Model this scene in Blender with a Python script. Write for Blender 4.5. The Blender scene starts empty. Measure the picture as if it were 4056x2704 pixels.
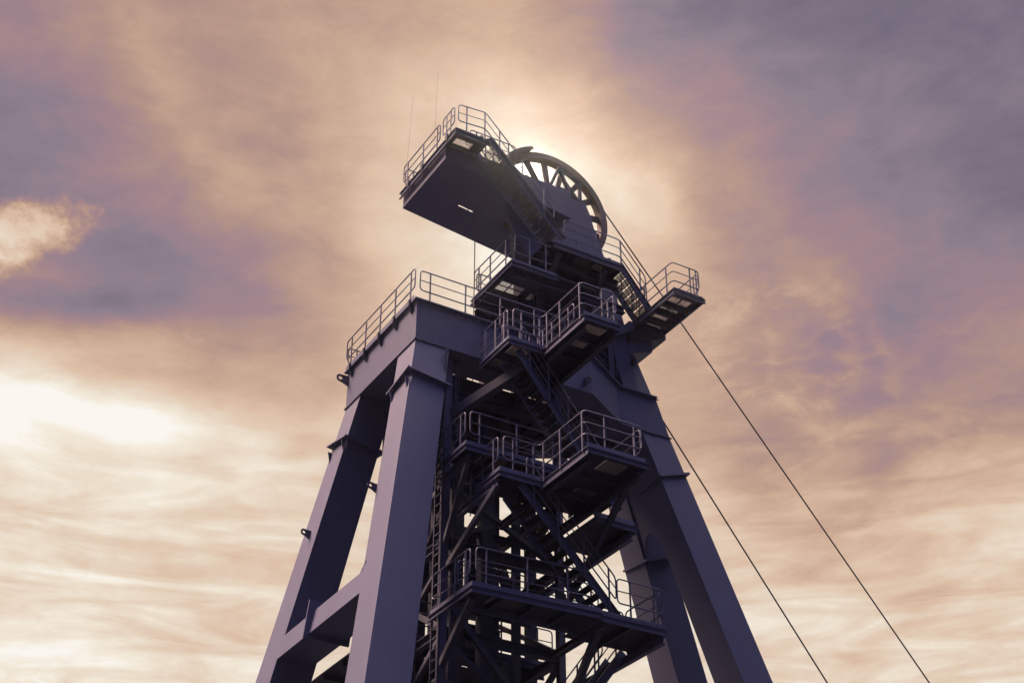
import bpy, bmesh, math, random
from mathutils import Vector, Matrix
random.seed(7)
S = bpy.context.scene
COL = S.collection
V3 = Vector
# ---------------------------------------------------------------- camera
cam = bpy.data.cameras.new('camera'); camo = bpy.data.objects.new('camera', cam); COL.objects.link(camo)
cam.sensor_width = 36; cam.lens = 53.63; cam.clip_start = 0.3; cam.clip_end = 5000
_az, _ax = 0.534301, 0.57738
_cy, _sy = math.cos(_az), math.sin(_az)
right = V3((_cy, -_sy, 0)); fwd = V3((_sy*math.cos(_ax), _cy*math.cos(_ax), math.sin(_ax))); up = right.cross(fwd)
m = Matrix(((right.x, up.x, -fwd.x, 0), (right.y, up.y, -fwd.y, 0), (right.z, up.z, -fwd.z, 1.6), (0, 0, 0, 1)))
camo.matrix_world = m
S.camera = camo
S.view_settings.view_transform = 'Standard'; S.view_settings.look = 'None'
S.view_settings.exposure = 0; S.view_settings.gamma = 1
# ---------------------------------------------------------------- sky (world)
W = bpy.data.worlds.new("World"); S.world = W; W.use_nodes = True
nt = W.node_tree; N = nt.nodes; L = nt.links; N.clear()
def lin(c): return tuple(((v/255/12.92) if v/255 <= .04045 else ((v/255+.055)/1.055)**2.4) for v in c)
def mth(op, a, b=None, c=None, clamp=False):
    n = N.new('ShaderNodeMath'); n.operation = op; n.use_clamp = clamp
    for i, v in enumerate((a, b, c)):
        if v is None: continue
        if isinstance(v, (int, float)): n.inputs[i].default_value = v
        else: L.new(v, n.inputs[i])
    return n.outputs[0]
def mixf(f, a, b):
    n = N.new('ShaderNodeMix'); n.data_type = 'FLOAT'
    for i, v in ((0, f), (2, a), (3, b)):
        if isinstance(v, (int, float)): n.inputs[i].default_value = v
        else: L.new(v, n.inputs[i])
    return n.outputs[0]
def sstep(x, a, b):
    n = N.new('ShaderNodeMapRange'); n.interpolation_type = 'SMOOTHSTEP'; n.clamp = True
    L.new(x, n.inputs[0]); n.inputs[1].default_value = a; n.inputs[2].default_value = b
    return n.outputs[0]
tc = N.new('ShaderNodeTexCoord'); DIR = tc.outputs['Generated']
def noise(vec, scale, detail=6, rough=.55, mp=None, dist=0.0):
    if mp:
        k = N.new('ShaderNodeMapping'); k.inputs['Location'].default_value = mp[1]; k.inputs['Scale'].default_value = mp[0]
        if len(mp) > 2: k.inputs['Rotation'].default_value = mp[2]
        L.new(vec, k.inputs[0]); vec = k.outputs[0]
    n = N.new('ShaderNodeTexNoise'); n.inputs['Scale'].default_value = scale; n.inputs['Detail'].default_value = detail
    n.inputs['Roughness'].default_value = rough; n.inputs['Distortion'].default_value = dist
    L.new(vec, n.inputs['Vector']); return n.outputs[0]
sp = N.new('ShaderNodeSeparateXYZ'); L.new(DIR, sp.inputs[0])
AZ = mth('MULTIPLY', mth('ARCTAN2', sp.outputs[0], sp.outputs[1]), 57.29578)
EL = mth('MULTIPLY', mth('ARCSINE', sp.outputs[2]), 57.29578)
# cloud-layer coordinates (a horizontal sheet overhead seen in perspective)
hz = mth('ADD', mth('MAXIMUM', sp.outputs[2], 0.02), 0.10)
cl = N.new('ShaderNodeCombineXYZ'); L.new(mth('DIVIDE', sp.outputs[0], hz), cl.inputs[0]); L.new(mth('DIVIDE', sp.outputs[1], hz), cl.inputs[1])
SHEET = cl.outputs[0]
w1 = noise(DIR, 4.2, 7, .58, ((1, 1, 1.8), (3.1, 1.7, 0)))
w2 = noise(DIR, 4.0, 7, .58, ((1, 1, 1.8), (9.3, 5.2, 4)))
w3 = noise(DIR, 5.0, 8, .62, ((1, 1, 2.2), (2, 7, 1)))
AZw = mth('ADD', AZ, mth('MULTIPLY', mth('SUBTRACT', w1, .5), 8.0))
ELw = mth('ADD', EL, mth('MULTIPLY', mth('SUBTRACT', w2, .5), 5.0))
T = mth('DIVIDE', mth('ADD', AZw, 10.0), 80.0, clamp=True)
ELS = [14, 18, 21, 24, 26.5, 29, 31, 33, 35.5, 38.5, 41.5, 44.5, 48, 54]
ROWS = [
[0.88, 0.88, 0.88, 0.88, 0.88, 0.88, 0.87, 0.86, 0.88, 0.87, 0.88, 0.88, 0.86, 0.88, 0.88, 0.86, 0.86, 0.86, 0.86, 0.86, 0.86],
[0.84, 0.85, 0.87, 0.88, 0.88, 0.88, 0.86, 0.86, 0.88, 0.87, 0.88, 0.88, 0.86, 0.88, 0.88, 0.86, 0.86, 0.86, 0.86, 0.86, 0.86],
[0.90, 0.90, 0.90, 0.90, 0.91, 0.91, 0.90, 0.87, 0.87, 0.87, 0.88, 0.88, 0.86, 0.87, 0.86, 0.86, 0.86, 0.86, 0.86, 0.84, 0.83],
[1.0, 0.94, 0.92, 0.93, 0.92, 0.88, 0.86, 0.85, 0.85, 0.87, 0.88, 0.88, 0.84, 0.82, 0.81, 0.84, 0.84, 0.83, 0.8, 0.74, 0.71],
[0.84, 1.0, 1.06, 1.04, 0.97, 0.92, 0.9, 0.89, 0.87, 0.86, 0.86, 0.82, 0.82, 0.73, 0.66, 0.73, 0.75, 0.73, 0.7, 0.65, 0.65],
[0.55, 0.65, 0.80, 0.93, 1.02, 1.05, 1.0, 0.89, 0.8, 0.79, 0.83, 0.75, 0.71, 0.62, 0.59, 0.61, 0.66, 0.62, 0.65, 0.66, 0.57],
[0.48, 0.53, 0.59, 0.67, 0.77, 0.82, 0.77, 0.72, 0.7, 0.78, 0.85, 0.75, 0.68, 0.62, 0.6, 0.59, 0.66, 0.66, 0.61, 0.52, 0.46],
[0.49, 0.48, 0.51, 0.54, 0.59, 0.61, 0.59, 0.61, 0.66, 0.83, 0.93, 0.82, 0.69, 0.62, 0.57, 0.6, 0.59, 0.53, 0.49, 0.44, 0.44],
[0.55, 0.51, 0.49, 0.48, 0.49, 0.51, 0.51, 0.56, 0.67, 0.85, 0.95, 0.89, 0.73, 0.61, 0.57, 0.52, 0.46, 0.44, 0.44, 0.44, 0.45],
[0.57, 0.56, 0.55, 0.52, 0.5, 0.54, 0.59, 0.64, 0.71, 0.83, 0.94, 0.91, 0.74, 0.62, 0.55, 0.49, 0.44, 0.44, 0.45, 0.45, 0.46],
[0.57, 0.57, 0.57, 0.57, 0.56, 0.6, 0.63, 0.66, 0.72, 0.79, 0.84, 0.77, 0.64, 0.55, 0.5, 0.47, 0.45, 0.46, 0.46, 0.46, 0.46],
[0.57, 0.57, 0.57, 0.57, 0.58, 0.62, 0.64, 0.66, 0.68, 0.71, 0.72, 0.65, 0.55, 0.49, 0.47, 0.47, 0.46, 0.46, 0.46, 0.46, 0.46],
[0.57, 0.57, 0.57, 0.57, 0.59, 0.62, 0.65, 0.66, 0.67, 0.69, 0.68, 0.63, 0.55, 0.48, 0.47, 0.48, 0.46, 0.46, 0.46, 0.46, 0.46],
[0.57, 0.57, 0.57, 0.58, 0.61, 0.64, 0.65, 0.66, 0.67, 0.69, 0.68, 0.64, 0.57, 0.49, 0.47, 0.48, 0.47, 0.46, 0.46, 0.46, 0.46]]
val = None
for k, row in enumerate(ROWS):
    r = N.new('ShaderNodeValToRGB'); r.color_ramp.interpolation = 'EASE'
    e = r.color_ramp.elements
    for i, v in enumerate(row):
        el = e[0] if i == 0 else (e[1] if i == 1 else e.new(i/20))
        el.position = i/20; el.color = (v, v, v, 1)
    L.new(T, r.inputs[0]); c = r.outputs[0]
    if val is None: val = c
    else: val = mixf(sstep(ELw, ELS[k-1], ELS[k]), val, c)
def blob(az, el, ra, re, rot=0.0, wa=2.0, we=2.0):
    cv = N.new('ShaderNodeCombineXYZ'); L.new(mixf(wa, AZ, AZw) if wa < 1 else AZw, cv.inputs[0]); L.new(ELw if we >= 1 else mixf(we, EL, ELw), cv.inputs[1])
    k = N.new('ShaderNodeMapping'); k.vector_type = 'TEXTURE'; k.inputs['Location'].default_value = (az, el, 0)
    k.inputs['Scale'].default_value = (ra, re, 1); k.inputs['Rotation'].default_value = (0, 0, math.radians(rot)); L.new(cv.outputs[0], k.inputs[0])
    d = N.new('ShaderNodeVectorMath'); d.operation = 'LENGTH'; L.new(k.outputs[0], d.inputs[0])
    d = d.outputs['Value']
    return mth('POWER', 2.71828, mth('MULTIPLY', mth('MULTIPLY', d, d), -1.0))
def add(v, b, amp): return mth('MULTIPLY_ADD', b, amp, v)
# the small bright cloud at the left and the slate streak under it
puff = noise(DIR, 26.0, 10, .68, ((1, 1, 1.4), (2, 5, 1)))
edge = mth('ADD', mth('MULTIPLY', mth('SUBTRACT', puff, .5), 1.5), blob(8.6, 34.9, 2.9, 1.5, 24, .3, .3))
val = add(val, mth('MULTIPLY', sstep(edge, .25, .95), mth('ADD', .75, mth('MULTIPLY', puff, .5))), .32)
val = add(val, blob(13.5, 33.3, 4.5, .7, 4, .4, .4), -.10)
# curling wisps right of the tower
wis = noise(SHEET, 5.5, 9, .62, ((1, .45, 1), (1.3, 8.8, 0), (0, 0, .5)), 1.2)
val = add(val, mth('SUBTRACT', wis, .5), .09)
wis2 = noise(DIR, 7.0, 9, .62, ((1, 1, 2.6), (5, 1, 2), (.3, .2, 0)), .5)
val = add(val, mth('SUBTRACT', wis2, .5), .17)
stk = noise(DIR, 9.0, 8, .55, ((1, 1, 6.0), (4, 2, 3), (0, .04, 0)), .9)
low = mth('SUBTRACT', 1.0, sstep(EL, 23, 33))
val = mth('ADD', val, mth('MULTIPLY', mth('MULTIPLY', mth('SUBTRACT', stk, .46), low), .46))
val = add(val, mth('SUBTRACT', w3, .5), .10)
fine = noise(DIR, 17.0, 12, .68, ((1, 1, 2.4), (7, 3, 1), (.1, .15, 0)), .7)
val = add(val, mth('SUBTRACT', fine, .5), .15)
curl = noise(DIR, 9.0, 10, .6, ((1, 1, 2.0), (3, 9, 5), (.2, .1, 0)), .5)
cb = mth('MULTIPLY', mth('POWER', mth('SUBTRACT', 1.0, mth('MULTIPLY', mth('ABSOLUTE', mth('SUBTRACT', curl, .5)), 9.0), clamp=True), 2.0), blob(44.5, 30.5, 8.0, 4.0, 0, .4, .4))
val = add(val, cb, .05)
# pale puff right of the wheel, curling cirrus ring and a soft diagonal streak
puff2 = noise(DIR, 20.0, 9, .62, ((1, 1, 1.3), (6, 2, 8)))
val = add(val, mth('MULTIPLY', sstep(mth('ADD', mth('MULTIPLY', mth('SUBTRACT', puff2, .5), 1.3), blob(37.2, 38.0, 2.0, 1.3, -20, .4, .4)), .25, .9), mth('ADD', .7, mth('MULTIPLY', puff2, .6))), .07)
def ringc(az, el, ra, re, rot, w, amp, nz):
    cv = N.new('ShaderNodeCombineXYZ'); L.new(mixf(.35, AZ, AZw), cv.inputs[0]); L.new(mixf(.35, EL, ELw), cv.inputs[1])
    k = N.new('ShaderNodeMapping'); k.vector_type = 'TEXTURE'; k.inputs['Location'].default_value = (az, el, 0); k.inputs['Scale'].default_value = (ra, re, 1); k.inputs['Rotation'].default_value = (0, 0, math.radians(rot)); L.new(cv.outputs[0], k.inputs[0])
    d = N.new('ShaderNodeVectorMath'); d.operation = 'LENGTH'; L.new(k.outputs[0], d.inputs[0])
    q = mth('DIVIDE', mth('SUBTRACT', mth('ADD', d.outputs['Value'], mth('MULTIPLY', mth('SUBTRACT', nz, .5), .9)), 1.0), w)
    return mth('MULTIPLY', mth('MULTIPLY', mth('POWER', 2.71828, mth('MULTIPLY', mth('MULTIPLY', q, q), -1.0)), sstep(nz, .35, .6)), amp)
val = mth('ADD', val, ringc(42.5, 32.2, 3.3, 2.3, -12, .22, .055, fine))
val = mth('ADD', val, ringc(44.5, 31.6, 2.6, 3.2, 30, .12, .035, wis2))
val = add(val, mth('MULTIPLY', blob(46.5, 32.0, 3.6, 1.3, 10, .7, .7), wis2), -.16)
val = add(val, mth('MULTIPLY', blob(17.0, 38.6, 9.0, 1.3, -38, .6, .6), w3), .14)
# brightness round the veiled sun
SUN_AZ, SUN_EL = 31.5, 39.45
val = add(val, blob(SUN_AZ, SUN_EL, 3.2, 2.2, -35, .15, .15), .04)
rmp = N.new('ShaderNodeValToRGB'); rmp.color_ramp.interpolation = 'LINEAR'
stops = [(.38, (98, 92, 112)), (.46, (122, 112, 129)), (.53, (141, 126, 140)), (.58, (160, 131, 139)), (.64, (178, 146, 134)), (.72, (202, 168, 146)), (.80, (220, 190, 166)), (.88, (230, 212, 192)), (.95, (243, 233, 217)), (1.0, (251, 247, 240))]
e = rmp.color_ramp.elements
for i, (p, c) in enumerate(stops):
    q = e[i] if i < 2 else e.new(p)
    q.position = p; q.color = (*lin(c), 1)
L.new(val, rmp.inputs[0])
# the sky behind the camera: heavier, blue-violet cloud
dz = mth('ABSOLUTE', mth('SUBTRACT', AZ, 30.0)); dz = mth('MINIMUM', dz, mth('SUBTRACT', 360.0, dz))
bk = sstep(dz, 29, 46)
bk = mth('MAXIMUM', bk, sstep(EL, 52, 66))
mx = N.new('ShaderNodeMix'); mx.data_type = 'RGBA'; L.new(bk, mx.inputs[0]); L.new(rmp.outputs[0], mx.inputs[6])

# unseen sky with bright patches added to light the steel, violet behind the camera; dim near the far horizon
def rgbmix(f, a, b):
    q = N.new('ShaderNodeMix'); q.data_type = 'RGBA'
    for i, v in ((0, f), (6, a), (7, b)):
        if isinstance(v, tuple): q.inputs[i].default_value = (*v, 1)
        elif isinstance(v, (int, float)): q.inputs[i].default_value = v
        else: L.new(v, q.inputs[i])
    return q.outputs[2]
def azd(a):
    q = mth('ABSOLUTE', mth('SUBTRACT', AZ, a)); return mth('MINIMUM', q, mth('SUBTRACT', 360.0, q))
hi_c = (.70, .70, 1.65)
hi_c = rgbmix(sstep(azd(103), 34, 14), hi_c, (5.0, 4.3, 4.6))  # bright lobe added out of frame to lift the diagonal girder panel
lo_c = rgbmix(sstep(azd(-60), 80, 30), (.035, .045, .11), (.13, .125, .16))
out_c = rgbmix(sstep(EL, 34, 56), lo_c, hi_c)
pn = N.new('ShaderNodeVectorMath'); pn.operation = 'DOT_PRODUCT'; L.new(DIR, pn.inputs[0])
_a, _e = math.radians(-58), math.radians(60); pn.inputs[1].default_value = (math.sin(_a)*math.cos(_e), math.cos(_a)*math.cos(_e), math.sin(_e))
fill_patch = sstep(pn.outputs['Value'], math.cos(math.radians(22)), math.cos(math.radians(14)))
out_c = rgbmix(fill_patch, out_c, (40.0, 27.0, 21.0))  # warm fill patch added out of frame for the left-facing steel
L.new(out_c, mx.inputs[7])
# hot core
core = mth('POWER', 2.71828, mth('MULTIPLY', mth('ADD', mth('POWER', mth('DIVIDE', mth('SUBTRACT', AZ, SUN_AZ), .85), 2), mth('POWER', mth('DIVIDE', mth('SUBTRACT', EL, SUN_EL), .6), 2)), -1.0))
ad = N.new('ShaderNodeMix'); ad.data_type = 'RGBA'; ad.blend_type = 'ADD'; ad.clamp_result = False
L.new(mth('MULTIPLY', core, 2.2), ad.inputs[0]); ad.clamp_factor = False
L.new(mx.outputs[2], ad.inputs[6]); ad.inputs[7].default_value = (1.0, .90, .74, 1)
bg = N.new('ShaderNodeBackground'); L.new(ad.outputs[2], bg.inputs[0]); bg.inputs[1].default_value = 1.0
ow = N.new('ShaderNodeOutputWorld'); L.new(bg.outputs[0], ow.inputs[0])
W.cycles.sampling_method = 'MANUAL'; W.cycles.sample_map_resolution = 1024
# ---------------------------------------------------------------- sun, veiled by cloud, behind the wheel
sl = bpy.data.lights.new('sun', 'SUN'); sl.energy = 0.9; sl.angle = math.radians(4); sl.color = (1, .86, .68)
so = bpy.data.objects.new('sun', sl); COL.objects.link(so)
sd = V3((math.sin(math.radians(SUN_AZ))*math.cos(math.radians(SUN_EL)), math.cos(math.radians(SUN_AZ))*math.cos(math.radians(SUN_EL)), math.sin(math.radians(SUN_EL))))
so.rotation_euler = sd.to_track_quat('Z', 'Y').to_euler(); so.location = (60, 90, 90)
# ---------------------------------------------------------------- materials
def steel(name, base, var=.12, rough=.55, metal=0.0, bump=.04, rust=.0, spec=.4):
    m = bpy.data.materials.new(name); m.use_nodes = True; t = m.node_tree; n = t.nodes; l = t.links
    b = n['Principled BSDF']; b.inputs['Roughness'].default_value = rough; b.inputs['Metallic'].default_value = metal
    b.inputs['Specular IOR Level'].default_value = spec
    tc = n.new('ShaderNodeTexCoord'); o = tc.outputs['Object']
    def nz(sc, det, scale=(1, 1, 1)):
        k = n.new('ShaderNodeMapping'); k.inputs['Scale'].default_value = scale; l.new(o, k.inputs[0])
        q = n.new('ShaderNodeTexNoise'); q.inputs['Scale'].default_value = sc; q.inputs['Detail'].default_value = det; q.inputs['Roughness'].default_value = .6
        l.new(k.outputs[0], q.inputs['Vector']); return q.outputs[0]
    a = nz(.7, 5); g = nz(9, 6, (1, 1, .12)); f = nz(60, 3)
    def mt(op, x, y):
        q = n.new('ShaderNodeMath'); q.operation = op
        for i, v in enumerate((x, y)):
            if isinstance(v, (int, float)): q.inputs[i].default_value = v
            else: l.new(v, q.inputs[i])
        return q.outputs[0]
    s = mt('ADD', mt('MULTIPLY', mt('SUBTRACT', a, .5), var*2.4), mt('MULTIPLY', mt('SUBTRACT', g, .5), var*1.6))
    s = mt('ADD', mt('ADD', s, mt('MULTIPLY', mt('SUBTRACT', f, .5), var*3.0)), 1.0)
    vm = n.new('ShaderNodeVectorMath'); vm.operation = 'SCALE'; vm.inputs[0].default_value = base; l.new(s, vm.inputs['Scale'])
    colr = vm.outputs[0]
    if rust > 0:
        r = n.new('ShaderNodeValToRGB'); r.color_ramp.elements[0].position = .70-rust*.2; r.color_ramp.elements[1].position = .80
        l.new(nz(3.2, 9, (1, 1, .35)), r.inputs[0])
        mx = n.new('ShaderNodeMix'); mx.data_type = 'RGBA'; l.new(r.outputs[0], mx.inputs[0]); l.new(colr, mx.inputs[6]); mx.inputs[7].default_value = (.13, .075, .05, 1)
        colr = mx.outputs[2]
    l.new(colr, b.inputs['Base Color'])
    if bump > 0:
        bp = n.new('ShaderNodeBump'); bp.inputs['Strength'].default_value = bump; bp.inputs['Distance'].default_value = .02; l.new(mt('ADD', f, mt('MULTIPLY', a, 2.0)), bp.inputs['Height']); l.new(bp.outputs[0], b.inputs['Normal'])
    return m
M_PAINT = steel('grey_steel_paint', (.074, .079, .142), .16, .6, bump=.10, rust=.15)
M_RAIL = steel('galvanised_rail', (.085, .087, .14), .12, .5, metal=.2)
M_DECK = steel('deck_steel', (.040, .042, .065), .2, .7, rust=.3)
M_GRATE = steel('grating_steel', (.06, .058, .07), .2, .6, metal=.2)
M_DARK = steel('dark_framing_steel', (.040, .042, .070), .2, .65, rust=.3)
M_WHEEL = steel('wheel_brown_steel', (.10, .065, .06), .2, .6, rust=.4)
M_ROPE = steel('wire_rope', (.12, .11, .11), .2, .6, metal=.3)
M_GROUND = steel('ground_gravel', (.015, .018, .032), .5, .95, bump=.3)
# ---------------------------------------------------------------- mesh helpers
def box(bm, x0, x1, y0, y1, z0, z1):
    v = [bm.verts.new((x, y, z)) for z in (z0, z1) for y in (y0, y1) for x in (x0, x1)]
    for f in ((0, 2, 3, 1), (4, 5, 7, 6), (0, 1, 5, 4), (2, 6, 7, 3), (0, 4, 6, 2), (1, 3, 7, 5)): bm.faces.new([v[i] for i in f])
def hull8(bm, a, b):            # two quads a (bottom) and b (top), 4 corners each
    va = [bm.verts.new(p) for p in a]; vb = [bm.verts.new(p) for p in b]
    bm.faces.new(va[::-1]); bm.faces.new(vb)
    for i in range(len(a)):
        j = (i+1) % len(a); bm.faces.new((va[i], va[j], vb[j], vb[i]))
def prism(bm, poly, axis, a, b):   # polygon in the plane across axis, extruded from a to b
    def P(p, t):
        return (t, p[0], p[1]) if axis == 'x' else ((p[0], t, p[1]) if axis == 'y' else (p[0], p[1], t))
    hull8(bm, [P(p, a) for p in poly], [P(p, b) for p in poly])
def beam(bm, p, q, w, h, upv=(0, 0, 1), prof='box', tf=.02):
    p, q = V3(p), V3(q); d = (q-p).normalized(); u = V3(upv)
    if abs(d.dot(u)) > .98: u = V3((0, 1, 0))
    s = d.cross(u).normalized(); u = s.cross(d).normalized()
    def rect(cx, cy, ww, hh):
        c = [(-ww/2+cx, -hh/2+cy), (ww/2+cx, -hh/2+cy), (ww/2+cx, hh/2+cy), (-ww/2+cx, hh/2+cy)]
        hull8(bm, [p+s*a+u*b for a, b in c], [q+s*a+u*b for a, b in c])
    if prof == 'box': rect(0, 0, w, h)
    elif prof == 'I': rect(0, h/2-tf/2, w, tf); rect(0, -h/2+tf/2, w, tf); rect(0, 0, tf*.8, h-2*tf)
    elif prof == 'C': rect(w/2, h/2-tf/2, w, tf); rect(w/2, -h/2+tf/2, w, tf); rect(tf/2, 0, tf, h-2*tf)
def tube(bm, pts, r, n=6, closed=False):
    pts = [V3(p) for p in pts]; k = len(pts); rings = []; prev = None
    for i in range(k):
        if closed: t = pts[(i+1) % k]-pts[i-1]
        else: t = pts[min(i+1, k-1)]-pts[max(i-1, 0)]
        if t.length < 1e-6: t = V3((0, 0, 1))
        t.normalize()
        if prev is None: a = t.orthogonal().normalized()
        else: a = (prev-t*prev.dot(t)).normalized()
        prev = a; b = t.cross(a)
        rings.append([bm.verts.new(pts[i]+(a*math.cos(2*math.pi*j/n)+b*math.sin(2*math.pi*j/n))*r) for j in range(n)])
    for i in range(k if closed else k-1):
        A, B = rings[i], rings[(i+1) % k]
        off = 0
        if closed and i == k-1:
            off = min(range(n), key=lambda o: (A[0].co-B[o].co).length)
        for j in range(n): bm.faces.new((A[j], A[(j+1) % n], B[(j+1+off) % n], B[(j+off) % n]))
    if not closed: bm.faces.new(rings[0][::-1]); bm.faces.new(rings[-1])
def fillet(pts, r, closed=False, seg=4):
    pts = [V3(p) for p in pts]; out = []; k = len(pts)
    for i, p in enumerate(pts):
        if not closed and i in (0, k-1): out.append(p); continue
        a = pts[i-1]-p; b = pts[(i+1) % k]-p
        rr = min(r, a.length*.45, b.length*.45)
        if a.normalized().dot(b.normalized()) < -.995: out.append(p); continue
        A = p+a.normalized()*rr; B = p+b.normalized()*rr
        for s in range(seg+1):
            t = s/seg; out.append(A*(1-t)**2+p*2*t*(1-t)+B*t*t)
    return out
def new(): return bmesh.new()
def link(name, bm, mat, parent=None, bevel=0):
    me = bpy.data.meshes.new(name)
    bmesh.ops.recalc_face_normals(bm, faces=bm.faces[:])
    org = V3((0, 0, 0)); q = parent
    if parent is not None:
        while q.parent is not None: q = q.parent
        org = q.location.copy()
        bmesh.ops.translate(bm, verts=bm.verts[:], vec=-org)
    bm.to_mesh(me); bm.free(); me.materials.append(mat)
    o = bpy.data.objects.new(name, me); COL.objects.link(o)
    if parent is not None: o.parent = parent
    if bevel:
        b = o.modifiers.new('bevel', 'BEVEL'); b.width = bevel; b.segments = 2; b.limit_method = 'ANGLE'
    return o
def thing(name, label, cat, loc, group=None):
    o = bpy.data.objects.new(name, None); o.location = loc; o.empty_display_size = .5; COL.objects.link(o)
    o['label'] = label; o['category'] = cat
    if group: o['group'] = group
    return o
# ---------------------------------------------------------------- railings
RH = 1.10
def railing(parent, path, posts, loop=(True, True), h=RH, r=.021, mat=None, low=.36, mid=.68, name='handrail', z0=-.10, inset=.22, corner=.12):
    """path: deck-level points; posts: list of distances along it"""
    mat = mat or M_RAIL
    P = [V3(p) for p in path]; U = V3((0, 0, 1))
    bm = new()
    top = [p+U*h for p in P]; lo = [p+U*h*low for p in P]; md = [p+U*h*mid for p in P]
    if loop[0] and loop[1]:
        tube(bm, fillet(top+lo[::-1], .13, True), r, 8, True)
    else:
        pts = top
        if loop[0]: pts = [lo[0]]+pts
        if loop[1]: pts = pts+[lo[-1]]
        pts2 = fillet(top, corner)
        if loop[0]: pts2 = fillet(lo[::-1]+top, .13)
        elif loop[1]: pts2 = fillet(top+lo[::-1], .13)
        tube(bm, pts2, r, 8)
        if not (loop[0] or loop[1]): tube(bm, fillet(lo, corner), r*.8, 6)
    tube(bm, fillet(md, corner), r*.75, 6)
    rail = link(name, bm, mat, parent)
    seg = [(P[i+1]-P[i]).length for i in range(len(P)-1)]; tot = sum(seg)
    if isinstance(posts, (int, float)):
        k = max(1, round((tot-2*inset)/posts)); posts = [inset+(tot-2*inset)*i/k for i in range(k+1)]
    for d in posts:
        i = 0; t = d
        while i < len(seg)-1 and t > seg[i]: t -= seg[i]; i += 1
        p = P[i]+(P[i+1]-P[i])*(t/seg[i])
        b = new(); tube(b, [p+U*z0, p+U*h], r*1.25, 8)
        link('post', b, mat, rail)
    return rail
# ---------------------------------------------------------------- decks
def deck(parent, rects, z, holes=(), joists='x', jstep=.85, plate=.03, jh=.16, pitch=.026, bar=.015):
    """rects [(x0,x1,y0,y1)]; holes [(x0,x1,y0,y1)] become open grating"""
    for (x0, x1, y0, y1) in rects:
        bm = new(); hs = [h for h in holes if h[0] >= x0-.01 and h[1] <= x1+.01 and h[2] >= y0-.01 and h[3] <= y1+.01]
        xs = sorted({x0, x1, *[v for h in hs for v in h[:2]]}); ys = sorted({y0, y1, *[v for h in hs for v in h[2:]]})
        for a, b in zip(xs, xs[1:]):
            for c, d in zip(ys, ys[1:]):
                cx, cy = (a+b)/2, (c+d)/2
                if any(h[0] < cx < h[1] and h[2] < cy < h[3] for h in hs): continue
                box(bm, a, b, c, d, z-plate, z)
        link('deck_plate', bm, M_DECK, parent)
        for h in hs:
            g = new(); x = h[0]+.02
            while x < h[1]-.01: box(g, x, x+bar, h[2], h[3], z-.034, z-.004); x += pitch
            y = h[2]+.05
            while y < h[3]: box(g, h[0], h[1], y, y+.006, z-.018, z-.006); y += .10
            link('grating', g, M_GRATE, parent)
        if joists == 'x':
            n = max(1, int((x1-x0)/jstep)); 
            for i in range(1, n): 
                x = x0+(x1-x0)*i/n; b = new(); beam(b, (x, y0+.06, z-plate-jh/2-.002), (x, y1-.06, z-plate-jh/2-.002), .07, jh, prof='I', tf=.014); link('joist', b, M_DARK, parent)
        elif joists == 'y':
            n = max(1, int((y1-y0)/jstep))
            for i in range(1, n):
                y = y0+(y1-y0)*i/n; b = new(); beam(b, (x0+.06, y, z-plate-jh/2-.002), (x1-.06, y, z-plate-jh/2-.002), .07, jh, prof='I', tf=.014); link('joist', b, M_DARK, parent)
def fascia(parent, path, z, h=.20, inward=1, toe=.13, mat=None):
    """edge channel (flanges outward) and toe board along plan path (list of xy)"""
    mat = mat or M_PAINT
    for (a, b) in zip(path, path[1:]):
        A, B = V3((a[0], a[1], 0)), V3((b[0], b[1], 0)); d = (B-A).normalized(); nrm = V3((d.y, -d.x, 0))*inward
        bm = new()
        def slab(o0, o1, z0, z1, e=.0):
            p = [A+nrm*o0-d*e, B+nrm*o0+d*e, B+nrm*o1+d*e, A+nrm*o1-d*e]
            hull8(bm, [q+V3((0, 0, z0)) for q in p], [q+V3((0, 0, z1)) for q in p])
        slab(0.0, .012, z-h, z-.03); slab(.0125, .06, z-h, z-h+.014, .04); slab(.0125, .06, z-.045, z-.031, .04)
        link('edge_channel', bm, mat, parent)
        if toe:
            bm = new(); slab(-.02, -.012, z+.002, z+toe); link('toe_board', bm, mat, parent)
# ---------------------------------------------------------------- stairs
def stair(parent, A, B, wy=.80, n=None, rails=(True, True), rail_ends=(.15, .15), toe=True):
    """A bottom, B top of the near stringer line (tread nose line); runs in +/-X, width goes +Y"""
    A, B = V3(A), V3(B); d = B-A; n = n or max(3, round(d.z/.21))
    for k, yy in enumerate((0, wy)):
        bm = new(); o = V3((0, yy, 0)); ext = (d.normalized()*.10)
        beam(bm, A+o-ext, B+o+ext, .06 if k else -.06, .24, prof='C', tf=.014)
        link('stringer', bm, M_PAINT, parent)
    sx = 1 if d.x > 0 else -1
    for i in range(1, n):
        c = A+d*(i/n); bm = new()
        for j in range(6): box(bm, c.x-.12+j*.045, c.x-.12+j*.045+.012, c.y+.03, c.y+wy-.03, c.z-.03, c.z)
        box(bm, c.x-.13, c.x+.13, c.y+.02, c.y+.035, c.z-.045, c.z+.005); box(bm, c.x-.13, c.x+.13, c.y+wy-.035, c.y+wy-.02, c.z-.045, c.z+.005)
        xn = c.x-.125*sx
        box(bm, min(xn, xn+.02*sx), max(xn, xn+.02*sx), c.y+.036, c.y+wy-.036, c.z-.04, c.z+.003)
        link('step', bm, M_GRATE, parent)
    for k, yy in enumerate((-.05, wy+.05)):
        if not rails[k]: continue
        a = A+V3((0, yy, .08))+d*rail_ends[0]/d.length; b = B+V3((0, yy, .08))-d*rail_ends[1]/d.length
        L_ = (b-a).length; np_ = max(2, round(L_/1.3)); railing(parent, [a, b], [L_*(.08+.84*i/np_) for i in range(np_+1)], (True, True), h=1.0, name='stair_handrail', z0=-.2, low=.34)
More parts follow.
